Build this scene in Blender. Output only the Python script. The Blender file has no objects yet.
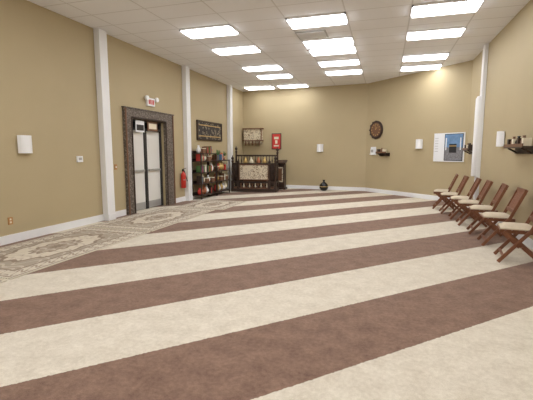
import bpy, math, random
from mathutils import Matrix, Vector
random.seed(4)
scene = bpy.context.scene
try:
    scene.view_settings.view_transform = 'Standard'
except Exception: pass

# ---------------------------------------------------------------- materials
def newmat(name):
    m = bpy.data.materials.new(name); m.use_nodes = True
    return m, m.node_tree, m.node_tree.nodes['Principled BSDF']

def mat(name, col, rough=0.6, metal=0.0, noise=0.0, nscale=20.0, bump=0.0):
    m, nt, b = newmat(name)
    b.inputs['Roughness'].default_value = rough
    b.inputs['Metallic'].default_value = metal
    geo = nt.nodes.new('ShaderNodeNewGeometry')
    n = nt.nodes.new('ShaderNodeTexNoise'); n.inputs['Scale'].default_value = nscale
    n.inputs['Detail'].default_value = 4
    nt.links.new(geo.outputs['Position'], n.inputs['Vector'])
    r = nt.nodes.new('ShaderNodeMapRange')
    r.inputs['From Min'].default_value = 0.25; r.inputs['From Max'].default_value = 0.75
    r.inputs['To Min'].default_value = 1 - noise; r.inputs['To Max'].default_value = 1 + noise
    nt.links.new(n.outputs['Fac'], r.inputs['Value'])
    v = nt.nodes.new('ShaderNodeVectorMath'); v.operation = 'SCALE'
    v.inputs[0].default_value = col
    nt.links.new(r.outputs[0], v.inputs['Scale'])
    nt.links.new(v.outputs[0], b.inputs['Base Color'])
    if bump:
        bp = nt.nodes.new('ShaderNodeBump'); bp.inputs['Strength'].default_value = bump
        bp.inputs['Distance'].default_value = 0.01
        nt.links.new(n.outputs['Fac'], bp.inputs['Height'])
        nt.links.new(bp.outputs[0], b.inputs['Normal'])
    return m

def emis(name, col, s):
    m, nt, b = newmat(name)
    b.inputs['Base Color'].default_value = (*col, 1)
    b.inputs['Emission Color'].default_value = (*col, 1)
    b.inputs['Emission Strength'].default_value = s
    return m

class NT:
    def __init__(s, nt): s.nt = nt
    def m(s, op, a, b=None, c=None):
        n = s.nt.nodes.new('ShaderNodeMath'); n.operation = op
        for i, x in enumerate((a, b, c)):
            if x is None: continue
            if isinstance(x, (int, float)): n.inputs[i].default_value = x
            else: s.nt.links.new(x, n.inputs[i])
        return n.outputs[0]
    def mix(s, f, a, b):
        n = s.nt.nodes.new('ShaderNodeMix'); n.data_type = 'RGBA'
        for k, x in ((0, f), (6, a), (7, b)):
            if isinstance(x, (int, float)): n.inputs[k].default_value = x
            elif isinstance(x, tuple): n.inputs[k].default_value = (*x, 1)
            else: s.nt.links.new(x, n.inputs[k])
        return n.outputs[2]
    def pos(s, obj=False):
        if obj:
            g = s.nt.nodes.new('ShaderNodeTexCoord'); o = g.outputs['Object']
        else:
            g = s.nt.nodes.new('ShaderNodeNewGeometry'); o = g.outputs['Position']
        x = s.nt.nodes.new('ShaderNodeSeparateXYZ'); s.nt.links.new(o, x.inputs[0])
        return o, x.outputs[0], x.outputs[1], x.outputs[2]
    def noise(s, vec, sc, det=4):
        n = s.nt.nodes.new('ShaderNodeTexNoise'); n.inputs['Scale'].default_value = sc
        n.inputs['Detail'].default_value = det
        s.nt.links.new(vec, n.inputs['Vector']); return n.outputs['Fac']
    def voro(s, vec, sc):
        n = s.nt.nodes.new('ShaderNodeTexVoronoi'); n.inputs['Scale'].default_value = sc
        s.nt.links.new(vec, n.inputs['Vector']); return n.outputs['Distance']

# striped carpet
STRIPE0, STRIPEW = 1.97, 0.87
def carpet():
    m, nt, b = newmat('striped_carpet'); h = NT(nt)
    p, x, y, z = h.pos()
    s = h.m('MULTIPLY', h.m('SUBTRACT', y, x), 0.70711)
    nz = h.noise(p, 45)
    s = h.m('ADD', s, h.m('MULTIPLY', h.m('SUBTRACT', nz, 0.5), 0.03))
    q = h.m('DIVIDE', h.m('SUBTRACT', s, STRIPE0), 2 * STRIPEW)
    fr = h.m('FRACT', h.m('ADD', q, 20.0))
    dark = h.m('LESS_THAN', fr, 0.5)
    n1 = h.noise(p, 6, 8); n2 = h.noise(p, 120, 3); n3 = h.noise(p, 30, 4)
    mot = h.m('ADD', h.m('ADD', h.m('MULTIPLY', n1, 0.8), h.m('MULTIPLY', n2, 0.6)), h.m('MULTIPLY', n3, 0.8))
    mot = h.m('SUBTRACT', mot, 1.1)
    f = h.m('ADD', h.m('MULTIPLY', mot, 1.5), 0.5)
    nt.nodes[-1].use_clamp = True
    c1 = h.mix(f, (0.53, 0.47, 0.375), (0.74, 0.685, 0.585))
    c2 = h.mix(f, (0.130, 0.070, 0.047), (0.285, 0.178, 0.130))
    c = h.mix(dark, c1, c2)
    nt.links.new(c, b.inputs['Base Color'])
    b.inputs['Roughness'].default_value = 0.8
    b.inputs['Specular IOR Level'].default_value = 0.25
    b.inputs['Sheen Weight'].default_value = 0.12
    bp = nt.nodes.new('ShaderNodeBump'); bp.inputs['Strength'].default_value = 0.3; bp.inputs['Distance'].default_value = 0.008
    nt.links.new(n2, bp.inputs['Height']); nt.links.new(bp.outputs[0], b.inputs['Normal'])
    return m

def rugmat(hx, hy):
    m, nt, b = newmat('oriental_rug_weave'); h = NT(nt)
    p, x, y, z = h.pos(True)
    ax = h.m('ABSOLUTE', x); ay = h.m('ABSOLUTE', y)
    d = h.m('MINIMUM', h.m('SUBTRACT', hx, ax), h.m('SUBTRACT', hy, ay))
    def band(a, bb, v): return h.m('MULTIPLY', h.m('GREATER_THAN', v, a), h.m('LESS_THAN', v, bb))
    # scrolling ornament: periodic in x,y and mirrored, so it reads as a woven repeat
    def orn(fx, fy, ph):
        a = h.m('SINE', h.m('MULTIPLY', ax, fx)); c = h.m('SINE', h.m('ADD', h.m('MULTIPLY', ay, fy), h.m('MULTIPLY', a, 1.4 + ph)))
        return h.m('ABSOLUTE', h.m('ADD', h.m('MULTIPLY', a, 0.6), c))
    flor = h.m('LESS_THAN', orn(19.0, 15.0, 0.0), 0.30)
    flor2 = h.m('LESS_THAN', h.voro(p, 9), 0.16)
    florb = h.m('LESS_THAN', orn(36.0, 30.0, 0.4), 0.45)
    r = h.m('SQRT', h.m('ADD', h.m('POWER', h.m('DIVIDE', ax, 0.44), 2.0), h.m('POWER', h.m('DIVIDE', ay, 0.92), 2.0)))
    ang = h.m('ARCTAN2', h.m('DIVIDE', y, 2.0), x)
    r = h.m('ADD', r, h.m('MULTIPLY', h.m('SINE', h.m('MULTIPLY', ang, 12.0)), 0.05))
    med = h.m('MAXIMUM', h.m('MAXIMUM', band(0.42, 0.5, r), band(0.9, 1.0, r)), h.m('LESS_THAN', r, 0.16))
    inner = h.m('GREATER_THAN', d, 0.26)
    bord = band(0.07, 0.23, d)
    lines = h.m('MAXIMUM', band(0.03, 0.055, d), band(0.235, 0.265, d))
    inmed = h.m('LESS_THAN', r, 0.9); inm2 = h.m('LESS_THAN', r, 0.42)
    ground = h.mix(inmed, (0.39, 0.33, 0.26), (0.64, 0.575, 0.47))
    ground = h.mix(inm2, ground, (0.40, 0.33, 0.26))
    base = h.mix(flor, ground, (0.54, 0.47, 0.38))
    base = h.mix(flor2, base, (0.30, 0.23, 0.17))
    base = h.mix(med, base, (0.28, 0.215, 0.16))
    bo = h.mix(florb, (0.62, 0.56, 0.46), (0.36, 0.29, 0.23))
    c = h.mix(inner, (0.62, 0.56, 0.46), base)
    c = h.mix(bord, c, bo)
    c = h.mix(lines, c, (0.25, 0.19, 0.145))
    nt.links.new(c, b.inputs['Base Color'])
    b.inputs['Roughness'].default_value = 0.95
    return m

def ceilmat():
    m, nt, b = newmat('acoustic_ceiling_tile'); h = NT(nt)
    p, x, y, z = h.pos()
    gx = h.m('FRACT', h.m('DIVIDE', h.m('ADD', x, 50 * 1.1425 + 3.65 - 0.57125), 1.1425))
    gy = h.m('FRACT', h.m('DIVIDE', h.m('ADD', y, 60 - 7.5), 0.6))
    ex = h.m('LESS_THAN', h.m('MULTIPLY', h.m('MINIMUM', gx, h.m('SUBTRACT', 1.0, gx)), 1.1425), 0.013)
    ey = h.m('LESS_THAN', h.m('MULTIPLY', h.m('MINIMUM', gy, h.m('SUBTRACT', 1.0, gy)), 0.6), 0.013)
    e = h.m('MAXIMUM', ex, ey)
    n = h.noise(p, 70, 3)
    c = h.mix(n, (0.87, 0.88, 0.91), (0.94, 0.95, 0.98))
    c = h.mix(e, c, (0.72, 0.72, 0.73))
    nt.links.new(c, b.inputs['Base Color']); b.inputs['Roughness'].default_value = 0.9
    return m

def carved(name, c1, c2, sc=14.0, lo=0.2, hi=0.4):
    m, nt, b = newmat(name); h = NT(nt)
    p, x, y, z = h.pos()
    v = h.voro(p, sc)
    f = h.m('MULTIPLY', h.m('GREATER_THAN', v, lo), h.m('LESS_THAN', v, hi))
    c = h.mix(f, c1, c2)
    nt.links.new(c, b.inputs['Base Color']); b.inputs['Roughness'].default_value = 0.6
    return m

def wood(name, c1, c2, rough=0.45):
    m, nt, b = newmat(name); h = NT(nt)
    p, x, y, z = h.pos(True)
    mp = nt.nodes.new('ShaderNodeMapping'); mp.inputs['Scale'].default_value = (6, 6, 1.2)
    nt.links.new(p, mp.inputs[0])
    n = h.noise(mp.outputs[0], 9, 5)
    nt.links.new(h.mix(n, c1, c2), b.inputs['Base Color']); b.inputs['Roughness'].default_value = rough
    return m

M_wall = mat('tan_wall_paint', (0.475, 0.390, 0.238), 0.65, noise=0.02, nscale=2.0)
M_white = mat('white_paint', (0.86, 0.87, 0.89), 0.5, noise=0.01)
M_carpet = carpet(); M_ceil = ceilmat()
M_light = emis('fluorescent_lens', (0.98, 0.985, 1.0), 10.6)
M_black = mat('black_metal', (0.02, 0.02, 0.022), 0.4)
M_dark = wood('dark_walnut', (0.018, 0.011, 0.008), (0.06, 0.031, 0.021))
M_brown = wood('brown_wood', (0.12, 0.055, 0.03), (0.24, 0.12, 0.065))
M_teak = wood('teak', (0.125, 0.044, 0.022), (0.27, 0.108, 0.052))
M_cush = mat('cream_cushion', (0.58, 0.50, 0.38), 0.9, noise=0.06)
M_red = mat('red_paint', (0.55, 0.03, 0.02), 0.35)
M_redp = mat('red_print', (0.60, 0.05, 0.04), 0.6)
M_grey = mat('grey_metal', (0.45, 0.45, 0.45), 0.35, 0.5)
M_frame = carved('carved_stone_frame', (0.11, 0.088, 0.072), (0.25, 0.21, 0.175), 22)
M_panel = carved('carved_cream_panel', (0.70, 0.62, 0.47), (0.28, 0.20, 0.13), 10, 0.38, 0.5)
M_tap = carved('woven_tapestry', (0.035, 0.03, 0.03), (0.35, 0.30, 0.22), 9, 0.25, 0.4)
M_doorp = mat('door_paint', (0.76, 0.75, 0.72), 0.45)
M_glassd = mat('dark_glass', (0.03, 0.035, 0.04), 0.1)
M_sconce = mat('frosted_white', (0.90, 0.91, 0.93), 0.4)
M_outlet = mat('outlet_brown', (0.45, 0.22, 0.07), 0.5)
M_sky = mat('print_blue', (0.16, 0.30, 0.52), 0.5, noise=0.25, nscale=8)
M_paper = mat('paper_white', (0.85, 0.87, 0.90), 0.6)
M_green = mat('leaf_green', (0.07, 0.17, 0.05), 0.6, noise=0.3)
M_terra = mat('terracotta', (0.42, 0.15, 0.07), 0.6)
M_gold = mat('brass', (0.60, 0.42, 0.16), 0.35, 0.5)
M_blackg = mat('black_glaze', (0.01, 0.01, 0.012), 0.12)
M_cream = mat('cream_print', (0.78, 0.71, 0.55), 0.6)
M_blue = mat('blue_cover', (0.10, 0.18, 0.34), 0.6)

# ---------------------------------------------------------------- mesh builder
class MB:
    def __init__(s): s.v = []; s.f = []; s.mi = []; s.sm = []; s.mats = []
    def mid(s, m):
        if m not in s.mats: s.mats.append(m)
        return s.mats.index(m)
    def add(s, vs, fs, m, smooth=False):
        o = len(s.v); s.v += [tuple(v) for v in vs]; k = s.mid(m)
        for f in fs: s.f.append([i + o for i in f]); s.mi.append(k); s.sm.append(smooth)
    def box(s, c, d, m, R=None):
        hx, hy, hz = d[0] / 2, d[1] / 2, d[2] / 2
        vs = [Vector((x, y, z)) for x in (-hx, hx) for y in (-hy, hy) for z in (-hz, hz)]
        if R is not None: vs = [R @ v for v in vs]
        vs = [v + Vector(c) for v in vs]
        s.add(vs, [(0, 1, 3, 2), (4, 6, 7, 5), (0, 4, 5, 1), (2, 3, 7, 6), (0, 2, 6, 4), (1, 5, 7, 3)], m)
    def bb(s, a, b, m):
        s.box([(a[i] + b[i]) / 2 for i in range(3)], [abs(b[i] - a[i]) for i in range(3)], m)
    def beam(s, a, b, w, t, m):
        a = Vector(a); b = Vector(b); d = (b - a); L = d.length; d.normalize()
        yax = Vector((0, 1, 0))
        if abs(d.dot(yax)) > 0.95: yax = Vector((1, 0, 0))
        xax = yax.cross(d).normalized(); yax = d.cross(xax)
        R = Matrix((xax, yax, d)).transposed()
        s.box((a + b) / 2, (t, w, L), m, R)
    def prism(s, pts, z0, z1, m):
        n = len(pts)
        vs = [(x, y, z0) for x, y in pts] + [(x, y, z1) for x, y in pts]
        fs = [tuple(range(n))[::-1], tuple(range(n, 2 * n))]
        fs += [(i, (i + 1) % n, n + (i + 1) % n, n + i) for i in range(n)]
        s.add(vs, fs, m)
    def lathe(s, c, prof, m, n=20, axis='z'):
        vs = []; fs = []
        for r, z in prof:
            for i in range(n):
                a = 2 * math.pi * i / n
                p = (r * math.cos(a), r * math.sin(a), z)
                if axis == 'y': p = (p[0], p[2], p[1])
                if axis == 'x': p = (p[2], p[0], p[1])
                vs.append((c[0] + p[0], c[1] + p[1], c[2] + p[2]))
        k = len(prof)
        for j in range(k - 1):
            for i in range(n):
                fs.append((j * n + i, j * n + (i + 1) % n, (j + 1) * n + (i + 1) % n, (j + 1) * n + i))
        fs.append(tuple(range(n))[::-1]); fs.append(tuple((k - 1) * n + i for i in range(n)))
        s.add(vs, fs, m, True)
    def done(s, name, loc=(0, 0, 0), rz=0.0, bevel=0.0):
        me = bpy.data.meshes.new(name); me.from_pydata(s.v, [], s.f)
        for m in s.mats: me.materials.append(m)
        for p, k, sm in zip(me.polygons, s.mi, s.sm): p.material_index = k; p.use_smooth = sm and len(p.vertices) == 4
        import bmesh
        bm = bmesh.new(); bm.from_mesh(me); bmesh.ops.recalc_face_normals(bm, faces=bm.faces); bm.to_mesh(me); bm.free()
        o = bpy.data.objects.new(name, me); scene.collection.objects.link(o)
        o.location = loc; o.rotation_euler = (0, 0, rz)
        if bevel:
            b = o.modifiers.new('bevel', 'BEVEL'); b.width = bevel; b.segments = 2; b.limit_method = 'ANGLE'
        return o

H = 4.05
XL, XR = -5.9, 2.25
A = (XL, 15.8); B = (-0.7, 15.3); C = (XR, 12.35)
YF = -4.0
# ---------------------------------------------------------------- room shell
o = MB(); o.prism([(XL - .35, YF - .2), (XR + .2, YF - .2), (XR + .2, 12.45), (-.6, 15.6), (XL - .35, 16.1)], -0.1, 0, M_carpet); o.done('floor')
o = MB(); o.prism([(XL - .35, YF - .2), (XR + .2, YF - .2), (XR + .2, 12.45), (-.6, 15.6), (XL - .35, 16.1)], H, H + .1, M_ceil); o.done('ceiling')
D0, D1, DT = 8.03, 9.50, 2.32
o = MB()
o.bb((XL - .3, YF, 0), (XL, D0, H), M_wall); o.bb((XL - .3, D1, 0), (XL, 15.8, H), M_wall)
o.bb((XL - .3, D0, DT), (XL, D1, H), M_wall); o.done('wall_left')
o = MB(); o.prism([A, B, (B[0], B[1] + .25), (XL - .3, 16.08), (XL - .3, 15.8)], 0, H, M_wall); o.done('wall_back')
o = MB(); o.prism([B, C, (C[0] + .18, C[1] + .18), (B[0] + .1, B[1] + .25), (B[0], B[1] + .25)], 0, H, M_wall); o.done('wall_diagonal')
o = MB(); o.bb((XR, YF, 0), (XR + .18, 12.35, H), M_wall); o.done('wall_right')
o = MB(); o.bb((XL - .3, YF - .2, 0), (XR + .18, YF, H), M_wall); o.done('wall_front')
bt, bh = 0.02, 0.14
o = MB(); o.bb((XL, YF, 0), (XL + bt, 7.73, bh), M_white); o.bb((XL, 9.95, 0), (XL + bt, 15.75, bh), M_white); o.done('baseboard_left')
o = MB(); o.prism([(A[0] + .02, A[1]), B, (B[0] - .01, B[1] - bt), (A[0] + .02, A[1] - bt)], 0, bh, M_white); o.done('baseboard_back')
o = MB(); o.prism([B, C, (C[0] - .0, C[1] - .03), (B[0] - .0, B[1] - .03)], 0, bh, M_white); o.done('baseboard_diagonal')
o = MB(); o.bb((XR - bt, YF, 0), (XR, 12.3, bh), M_white); o.done('baseboard_right')

# structural columns
for y in (3.5, 7.07, 10.72, 14.15):
    o = MB(); o.bb((XL + .001, y - .12, 0), (XL + .14, y + .12, H - .002), M_white)
    o.bb((XL + .14, y - .12, 0), (XL + .155, y + .12, .14), M_white)
    o.done('wall_column', bevel=.008)
o = MB(); o.bb((XR - .08, 10.62, 0), (XR - .001, 10.84, H - .002), M_white)
o.bb((XR - .1, 10.6, 0), (XR - .001, 10.86, .16), M_white)
o.lathe((XR - .1, 10.72, 0), [(.08, .9), (.085, .92), (.085, 2.78), (.05, 2.85)], M_white, 20)
o.done('wall_column', bevel=.006)

# ---------------------------------------------------------------- ceiling lights
def light(x, y):
    o = MB()
    w, d = 1.14, .56
    o.bb((x - w / 2, y - d / 2, H - .03), (x + w / 2, y - d / 2 + .03, H - .001), M_white)
    o.bb((x - w / 2, y + d / 2 - .03, H - .03), (x + w / 2, y + d / 2, H - .001), M_white)
    o.bb((x - w / 2, y - d / 2, H - .03), (x - w / 2 + .03, y + d / 2, H - .001), M_white)
    o.bb((x + w / 2 - .03, y - d / 2, H - .03), (x + w / 2, y + d / 2, H - .001), M_white)
    o.bb((x - w / 2 + .03, y - d / 2 + .03, H - .055), (x + w / 2 - .03, y + d / 2 - .03, H - .002), M_light)
    o.done('ceiling_light')
for x in (-3.65, -1.36, .92):
    for y in (-3.0, -.9, 1.2, 3.1, 4.9 if x > -3 else 4.7, 7.8, 9.35, 11.5, 12.85):
        light(x, y)
light(-1.36, 10.12); light(-3.5, 14.9); light(-4.85, 14.9)
o = MB()
o.bb((-1.95, 8.43, H - .02), (-1.30, 8.99, H - .001), M_grey)
for i in range(7):
    o.bb((-1.92, 8.46 + i * .075, H - .035), (-1.33, 8.50 + i * .075, H - .02), M_white)
o.done('ceiling_vent')

# ---------------------------------------------------------------- rugs
RX, RY = .76, 1.42
M_rug = rugmat(RX, RY)
for y in (-1.05, 1.85, 4.75, 7.65):
    o = MB(); o.box((0, 0, .006), (2 * RX, 2 * RY, .012), M_rug)
    for sgn in (-1, 1):
        for k in range(37):
            xx = -RX + .02 + k * .04
            o.box((xx, sgn * (RY + .008), .004), (.012, .016, .006), M_cream)
    o.done('oriental_rug', (-4.94, y, .001))
RY2 = .88
M_rug2 = rugmat(RX - .05, RY2)
o = MB(); o.box((0, 0, .006), (2 * RX - .1, 2 * RY2, .012), M_rug2); o.done('oriental_rug', (-4.70, 10.03, .001))

# ---------------------------------------------------------------- sconces & plates
def sconce(pos, rz):
    o = MB()  # local: wall at x=0, outward +x
    o.box((.012, 0, 0), (.02, .16, .22), M_white)
    n = 10
    pts = [(.02 + .1 * math.sin(math.pi * i / n) ** .6, -.13 + .26 * i / n) for i in range(n + 1)]
    o.prism(pts, -.15, .15, M_sconce)
    o.done('wall_sconce', pos, rz)
sconce((XL + .002, 5.12, 1.63), 0)
nb = math.atan2(-1, -.098)
sconce((-2.5, 15.47, 1.66), nb)
sconce((1.055, 13.54, 1.76), math.radians(-135))
sconce((XR - .002, 8.85, 1.76), math.pi)
o = MB(); o.bb((XL + .001, 4.72, .31), (XL + .012, 4.80, .43), M_outlet); o.bb((XL + .012, 4.745, .33), (XL + .015, 4.775, .36), M_cream); o.bb((XL + .012, 4.745, .38), (XL + .015, 4.775, .41), M_cream); o.done('wall_outlet')
o = MB(); o.bb((XL + .001, 6.28, 1.3), (XL + .035, 6.42, 1.42), M_white); o.bb((XL + .035, 6.31, 1.34), (XL + .038, 6.39, 1.39), M_grey); o.done('thermostat')
o = MB(); o.bb((XL + .001, 7.4, 1.1), (XL + .012, 7.48, 1.22), M_outlet); o.bb((XL + .012, 7.43, 1.14), (XL + .022, 7.45, 1.18), M_white); o.done('light_switch')

# ---------------------------------------------------------------- door
FT = 2.53
o = MB()
def fr(a, b): o.bb(a, b, M_frame)
fr((XL + .001, 7.76, 0), (XL + .07, D0, FT)); fr((XL + .001, D1, 0), (XL + .07, 9.93, FT))
fr((XL + .001, D0, DT), (XL + .07, D1, FT)); fr((XL + .001, 7.74, FT), (XL + .09, 9.95, FT + .03))
for y in (7.79, 9.89):
    o.bb((XL + .07, y - .02, 0), (XL + .09, y + .02, FT), M_brown)
for y in (D0 - .02, D1 + .02):
    o.bb((XL + .07, y - .015, 0), (XL + .09, y + .015, DT), M_dark)
o.bb((XL + .07, D0 - .02, DT), (XL + .09, D1 + .02, DT + .03), M_dark)
o.done('trim_door', bevel=.004)
o = MB()
xd = XL - .13
ym = (D0 + D1) / 2
o.bb((xd - .04, D0 + .002, 0), (xd + .06, D0 + .06, 2.3), M_black); o.bb((xd - .04, D1 - .06, 0), (xd + .06, D1 - .002, 2.3), M_black)
o.bb((xd - .04, D0 + .06, 2.05), (xd + .06, D1 - .06, 2.11), M_black); o.bb((xd - .04, D0 + .06, 2.26), (xd + .06, D1 - .06, 2.31), M_black)
o.bb((xd - .01, D0 + .06, 2.11), (xd + .01, D1 - .06, 2.26), M_glassd)
o.bb((xd - .02, ym - .05, .01), (xd + .05, ym + .05, 2.05), M_black)
for a, b in ((D0 + .065, ym - .055), (ym + .055, D1 - .065)):
    o.bb((xd - .02, a, .02), (xd + .02, b, 2.04), M_doorp)
    o.bb((xd + .02, a + .1, .25), (xd + .028, b - .1, .95), M_doorp)
    o.bb((xd + .02, a + .1, 1.15), (xd + .028, b - .1, 1.85), M_doorp)
    o.bb((xd + .02, a + .05, 1.0), (xd + .075, b - .05, 1.05), M_grey)
    o.bb((xd + .02, a, .02), (xd + .026, b, .2), M_grey)
o.done('door_1')
o = MB()
o.bb((XL - .03, D0 + .25, 2.0), (XL - .01, D0 + .6, 2.28), M_paper)
o.bb((XL - .01, D0 + .28, 2.04), (XL - .006, D0 + .57, 2.18), M_black)
o.bb((XL - .03, D0 + .75, 2.05), (XL - .01, D0 + 1.2, 2.29), M_brown)
o.bb((XL - .01, D0 + .8, 2.1), (XL - .006, D0 + 1.15, 2.24), M_cream)
o.bb((XL - .035, D0 + .003, 2.285), (XL - .005, D1 - .003, 2.315), M_dark)
o.done('doorway_notice_board')
# exit sign
o = MB()
o.bb((XL + .001, 8.72, 2.68), (XL + .06, 9.04, 2.88), M_white)
for k, (a, b) in enumerate(((8.76, 8.81), (8.83, 8.88), (8.90, 8.93), (8.95, 9.0))):
    o.bb((XL + .06, a, 2.72), (XL + .063, b, 2.84), M_red)
for y in (8.66, 9.10):
    o.lathe((XL + .03, y, 2.86), [(.03, 0), (.06, .03), (.06, .08)], M_sconce, 14, 'x')
    o.bb((XL + .005, min(y, 8.88), 2.84), (XL + .04, max(y, 8.88), 2.88), M_white)
o.done('exit_sign')

# tapestry
o = MB()
o.bb((XL + .002, 11.5, 1.93), (XL + .03, 13.4, 2.5), M_tap)
o.bb((XL + .03, 11.6, 2.02), (XL + .034, 13.3, 2.05), M_gold); o.bb((XL + .03, 11.6, 2.38), (XL + .034, 13.3, 2.41), M_gold)
o.bb((XL + .03, 12.0, 2.1), (XL + .036, 12.9, 2.33), M_tap)
for a, b, c, d in ((11.46, 11.52, 1.9, 2.53), (13.38, 13.44, 1.9, 2.53)):
    o.bb((XL + .002, a, c), (XL + .05, b, d), M_dark)
o.bb((XL + .002, 11.46, 2.49), (XL + .05, 13.44, 2.54), M_dark); o.bb((XL + .002, 11.46, 1.89), (XL + .05, 13.44, 1.94), M_dark)
o.done('framed_tapestry')

# fire extinguisher
o = MB()
o.lathe((0, 0, 0), [(.06, 0), (.075, .02), (.075, .38), (.06, .44), (.025, .47), (.025, .5)], M_red, 20)
o.box((0, 0, .53), (.05, .05, .06), M_black); o.beam((-.03, 0, .56), (.1, 0, .6), .02, .015, M_black)
o.beam((.02, .03, .52), (.09, .08, .2), .02, .02, M_black)
o.box((.06, 0, .25), (.04, .155, .02), M_grey)
o.box((-.078, 0, .25), (.015, .06, .4), M_grey)
o.done('fire_extinguisher', (XL + .088, 10.38, .42))

# ---------------------------------------------------------------- left shelves
def vase(o, c, s, m):
    o.lathe(c, [(.03 * s, 0), (.06 * s, .05 * s), (.07 * s, .1 * s), (.04 * s, .17 * s), (.025 * s, .2 * s), (.035 * s, .23 * s)], m, 14)
def plant(o, c, s):
    o.lathe(c, [(.05 * s, 0), (.07 * s, .12 * s)], M_terra, 14)
    for k in range(14):
        a = k * 2.4; rr = random.uniform(.05, .13) * s
        t = (c[0] + abs(math.cos(a)) * rr, c[1] + math.sin(a) * rr, c[2] + random.uniform(.2, .34) * s)
        o.beam((c[0], c[1], c[2] + .12 * s), t, .035 * s, .006, M_green)
def shelf(y0, y1, ztops, name):
    o = MB(); x0, x1 = 0.0, .36; w = y1 - y0; ht = ztops[-1] + .02
    for yy in (.015, w - .015):
        for xx in (.02, x1 - .02): o.box((xx, yy, ht / 2), (.035, .03, ht), M_dark)
    for k, z in enumerate(ztops):
        o.box(((x0 + x1) / 2, w / 2, z), (x1, w, .03), M_dark)
        o.box((.008, w / 2, z + .05), (.012, w, .08), M_dark)
        y = .1
        while y < w - .1:
            t = random.random(); zz = z + .015
            if k == len(ztops) - 1 and t < .4: plant(o, (.2, y, zz), random.uniform(.9, 1.2)); y += .2
            elif t < .5: vase(o, (.22, y, zz), random.uniform(.95, 1.25), random.choice([M_terra, M_gold, M_paper, M_redp, M_cream])); y += .17
            elif t < .8 and y < w - .2:
                for j in range(5):
                    hh = random.uniform(.18, .25); o.box((.22, y + j * .033, zz + hh / 2), (.18, .028, hh), random.choice([M_redp, M_brown, M_dark, M_blue, M_green, M_cream]))
                y += .22
            elif y < w - .18:
                o.box((.2, y + .04, zz + .07), (.24, .2, .14), M_brown); o.box((.2, y + .04, zz + .15), (.25, .21, .02), M_cream); y += .25
            else: break
    o.done(name, (XL + .03, y0, .001))
shelf(11.0, 12.15, [.12, .48, .84, 1.2, 1.45], 'display_shelf')
shelf(12.2, 13.32, [.12, .48, .84, 1.2], 'display_shelf')

# ---------------------------------------------------------------- pulpit enclosure
o = MB()
W, Dp = 1.76, .72
def post(x, y, h):
    o.box((x, y, .2), (.1, .1, .4), M_dark)
    o.lathe((x, y, 0), [(.045, .4), (.03, .45), (.045, .55), (.035, h - .2), (.05, h - .15), (.03, h - .1)], M_dark, 12)
    o.lathe((x, y, 0), [(.02, h - .1), (.055, h - .05), (.055, h - .02), (.015, h + .03), (.008, h + .08)], M_dark, 12)
o.box((0, 0, .06), (W, Dp, .12), M_dark); o.box((0, 0, .14), (W - .1, Dp - .1, .05), M_brown)
for x, y, hh in ((-W / 2 + .06, -Dp / 2 + .06, 1.3), (W / 2 - .06, -Dp / 2 + .06, 1.3), (-W / 2 + .06, Dp / 2 - .06, 1.66), (W / 2 - .06, Dp / 2 - .06, 1.62), (-.60, -Dp / 2 + .06, 1.16), (.60, -Dp / 2 + .06, 1.16)):
    post(x, y, hh)
yf = -Dp / 2 + .06
o.box((0, yf, 1.06), (W - .1, .07, .05), M_dark); o.box((0, yf, .36), (W - .1, .06, .06), M_dark)
o.box((0, yf, .74), (1.12, .05, .54), M_panel)
o.box((0, yf - .03, .46), (1.12, .02, .03), M_brown); o.box((0, yf - .03, 1.02), (1.12, .02, .03), M_brown)
for sx in (-1, 1): o.box((sx * .545, yf - .03, .74), (.03, .02, .54), M_brown)
for i in range(10):
    o.lathe((-.50 + i * .111, yf, 0), [(.02, .16), (.03, .22), (.015, .28), (.02, .34)], M_cream if i % 2 else M_brown, 8)
for sx in (-1, 1):
    for i in range(2):
        o.lathe((sx * (.68 + i * .06), yf, 0), [(.012, .39), (.022, .6), (.012, .7), (.022, .85), (.012, 1.03)], M_dark, 8)
    o.box((sx * (W / 2 - .06), 0, 1.06), (.06, Dp - .15, .05), M_dark)
    o.box((sx * (W / 2 - .06), 0, .36), (.06, Dp - .15, .06), M_dark)
    for i in range(5):
        o.lathe((sx * (W / 2 - .06), -.24 + i * .12, 0), [(.012, .39), (.022, .6), (.012, .7), (.022, .85), (.012, 1.03)], M_dark, 8)
o.box((0, Dp / 2 - .06, .62), (W - .15, .04, .9), M_dark); o.box((0, Dp / 2 - .06, 1.36), (W - .15, .06, .06), M_dark)
for i in range(14):
    o.lathe((-.72 + i * .111, Dp / 2 - .06, 0), [(.014, 1.06), (.026, 1.16), (.014, 1.24), (.014, 1.34)], M_dark, 8)
o.box((0, .05, .5), (.9, .36, .5), M_brown)
o.box((0, .05, 1.0), (1.0, .4, .04), M_dark); o.box((0, .12, .87), (.9, .2, .24), M_dark)
for k, xx in enumerate((-.38, -.15, .12, .36)):
    vase(o, (xx, .0, 1.02), 1.2, [M_gold, M_cream, M_terra, M_gold][k])
o.done('carved_pulpit', (-4.77, 14.08, .002), math.radians(8))

# lectern
o = MB()
o.box((0, 0, .04), (.44, .4, .08), M_dark); o.box((0, 0, .55), (.34, .3, .95), M_dark)
o.box((0, -.155, .6), (.24, .01, .6), M_panel)
o.box((0, -.165, .6), (.16, .01, .5), M_brown)
o.box((0, -.03, 1.09), (.46, .40, .04), M_dark, Matrix.Rotation(math.radians(20), 3, 'X'))
o.box((0, -.21, 1.05), (.46, .03, .06), M_dark)
o.done('lectern', (-4.02, 15.12, .002), math.radians(0))

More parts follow.
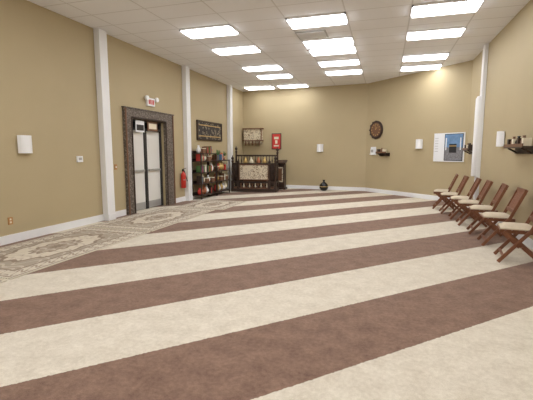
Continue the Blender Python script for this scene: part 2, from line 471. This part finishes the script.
# carved wall cabinet in back-left corner
def on_back(x): return 15.8 - .5 / 5.2 * (x - XL)
rb = math.atan2(-.5, 5.2)
o = MB()
o.box((0, -.12, .05), (.8, .22, .46), M_panel)
o.box((0, -.13, .30), (.88, .26, .05), M_brown); o.box((0, -.13, -.19), (.86, .25, .04), M_brown)
o.prism([(-.38, -.02), (.38, -.02), (.38, -.2), (-.38, -.2)], -.3, -.21, M_panel)
for i in range(5): o.lathe((-.32 + i * .16, -.2, 0), [(.01, -.4), (.03, -.36), (.03, -.3), (.015, -.21)], M_brown, 10)
for sx in (-1, 1): o.box((sx * .39, -.2, .05), (.04, .06, .48), M_brown)
o.done('carved_wall_cabinet', (-5.37, on_back(-5.37) - .004, 2.17), rb)
# red poster
o = MB()
o.box((0, -.012, 0), (.42, .022, .66), M_black); o.box((0, -.026, 0), (.36, .006, .6), M_redp)
o.box((0, -.031, .14), (.2, .004, .1), M_cream); o.box((0, -.031, -.02), (.1, .004, .14), M_cream); o.box((0, -.031, -.18), (.22, .004, .06), M_cream)
o.done('red_framed_poster', (-4.36, on_back(-4.36) - .002, 1.94), rb)
# floor vase
o = MB()
o.lathe((0, 0, 0), [(.07, 0), (.12, .03), (.165, .1), (.175, .17), (.15, .25), (.09, .31), (.045, .34), (.04, .4), (.06, .43)], M_blackg, 28)
o.lathe((0, 0, 0), [(.177, .16), (.177, .18)], M_gold, 28)
o.done('black_floor_vase', (-2.25, 14.95, .001))

# ---------------------------------------------------------------- diagonal wall items
rd = math.radians(-45)
def dpt(x, off=.003): return (x - off * .707, 14.6 - x - off * .707)
o = MB()
o.lathe((0, 0, 0), [(.33, -.005), (.33, -.03), (.29, -.055), (.25, -.04)], M_dark, 40, 'y')
o.lathe((0, 0, 0), [(.25, -.04), (.25, -.045)], M_brown, 40, 'y')
for i in range(12):
    a = i * math.pi / 6
    o.box((.2 * math.sin(a), -.048, .2 * math.cos(a)), (.02, .006, .045), M_gold, Matrix.Rotation(a, 3, 'Y'))
    o.box((.31 * math.sin(a), -.045, .31 * math.cos(a)), (.05, .02, .05), M_dark, Matrix.Rotation(a, 3, 'Y'))
o.beam((0, -.052, 0), (.08, -.052, .1), .006, .012, M_gold); o.beam((0, -.054, 0), (-.03, -.054, .17), .006, .01, M_gold)
px, py = dpt(-.34); o.done('wall_clock', (px, py, 2.31), rd)

def wall_shelf(loc, rz, w, name='wall_shelf'):
    o = MB()
    o.box((0, -.1, 0), (w, .2, .03), M_dark); o.box((0, -.012, -.06), (w, .02, .1), M_dark)
    for sx in (-1, 1): o.beam((sx * w * .35, -.01, -.1), (sx * w * .35, -.17, -.015), .03, .025, M_dark)
    o.box((0, -.195, .03), (w, .015, .05), M_brown)
    k = int(w / .13)
    for i in range(k):
        xx = -w / 2 + .07 + i * .13
        c = [M_dark, M_brown, M_cream, M_blackg][i % 4]
        if i % 2: vase(o, (xx, -.1, .015), .75, c)
        else: o.box((xx, -.1, .08), (.08, .12, .13), c)
    o.done(name, loc, rz)
px, py = dpt(-.02); wall_shelf((px, py, 1.46), rd, .5)
o = MB()
o.box((0, -.05, 0), (.22, .09, .03), M_white); o.box((0, -.012, .12), (.26, .02, .3), M_paper)
o.box((0, -.06, .11), (.18, .04, .2), M_paper); o.box((0, -.082, .12), (.12, .004, .1), M_grey)
px, py = dpt(-.42); o.done('brochure_holder', (px, py, 1.42), rd)

# poster
o = MB()
M_court = mat('print_court', (.22, .22, .24), .6, noise=.4, nscale=25)
o.box((0, -.01, 0), (1.04, .018, .86), M_paper)
o.box((.17, -.021, .0), (.62, .004, .8), M_glassd)
o.box((.17, -.024, .19), (.58, .004, .38), M_sky)
o.box((.17, -.024, -.19), (.58, .004, .38), M_court)
o.box((.15, -.028, -.03), (.24, .004, .26), M_black); o.box((.15, -.031, .04), (.24, .003, .025), M_gold)
for sx in (-.08, .40): o.box((sx, -.028, .1), (.03, .004, .36), M_paper)
for k in range(6): o.box((-.42, -.021, .28 - k * .08), (.12, .003, .012), M_grey)
px, py = dpt(1.82); o.done('kaaba_poster', (px, py, 1.64), rd)

wall_shelf((XR - .003, 11.6, 1.55), math.radians(-90), .7)
wall_shelf((XR - .003, 7.5, 1.58), math.radians(-90), 1.0)

# ---------------------------------------------------------------- chairs (front = -x)
def chair(x, y, rz):
    o = MB()
    for sy in (-1, 1):
        yy = sy * .225
        o.beam((-.25, yy, 0.012), (.10, yy, .46), .025, .045, M_teak)
        o.beam((.095, yy, .44), (.30, yy, .92), .025, .045, M_teak)
        o.beam((.27, sy * .195, 0.012), (-.20, sy * .195, .43), .025, .045, M_teak)
        o.box((-.03, sy * .17, .425), (.44, .025, .04), M_teak)
    o.beam((-.19, -.225, .09), (-.19, .225, .09), .03, .03, M_teak)
    o.beam((.2, -.195, .07), (.2, .195, .07), .03, .03, M_teak)
    o.beam((.02, -.24, .23), (.02, .24, .23), .025, .025, M_teak)
    for i in range(6): o.box((-.22 + i * .075, 0, .45), (.06, .40, .015), M_teak)
    o.beam((.285, -.235, .885), (.285, .235, .885), .03, .085, M_teak)
    o.beam((.155, -.225, .58), (.155, .225, .58), .03, .06, M_teak)
    for i in range(7):
        yy = -.171 + i * .057
        o.beam((.155, yy, .58), (.28, yy, .87), .047, .014, M_teak)
    n = 6
    vs = []; fs = []
    for i in range(n + 1):
        for j in range(n + 1):
            u = i / n * 2 - 1; v = j / n * 2 - 1
            e = (1 - u ** 4) * (1 - v ** 4)
            vs.append((-.035 + u * .205, v * .2, .475 + .04 * e ** .5))
    k = len(vs)
    for i in range(n + 1):
        for j in range(n + 1):
            u = i / n * 2 - 1; v = j / n * 2 - 1
            vs.append((-.035 + u * .205, v * .2, .459))
    for i in range(n):
        for j in range(n):
            a = i * (n + 1) + j
            fs.append((a, a + n + 1, a + n + 2, a + 1)); fs.append((k + a, k + a + 1, k + a + n + 2, k + a + n + 1))
    for i in range(n):
        for a, b in ((i, i + 1), (n * (n + 1) + i, n * (n + 1) + i + 1), (i * (n + 1), (i + 1) * (n + 1)), (i * (n + 1) + n, (i + 1) * (n + 1) + n)):
            fs.append((a, b, b + k, a + k))
    o.add(vs, fs, M_cush, True)
    o.done('folding_chair', (x, y, .004), rz, bevel=.003)
for x, y, a in ((1.80, 6.0, -8), (1.80, 7.0, -4), (1.79, 7.9, -6), (1.74, 8.75, -3), (1.70, 9.5, -5), (1.60, 10.3, -4), (1.52, 11.1, -6)):
    chair(x, y, math.radians(a + random.uniform(-2, 2)))

# ---------------------------------------------------------------- world + camera
w = bpy.data.worlds.new('world'); scene.world = w; w.use_nodes = True
w.node_tree.nodes['Background'].inputs[0].default_value = (.8, .8, .8, 1)
w.node_tree.nodes['Background'].inputs[1].default_value = 0.3
cd = bpy.data.cameras.new('camera'); co = bpy.data.objects.new('camera', cd); scene.collection.objects.link(co)
cd.sensor_width = 36; cd.lens = 26.0; cd.clip_end = 100
co.location = (0, 0, 1.5); co.rotation_euler = (math.radians(90 - 7.1), 0, math.radians(17.05))
scene.camera = co
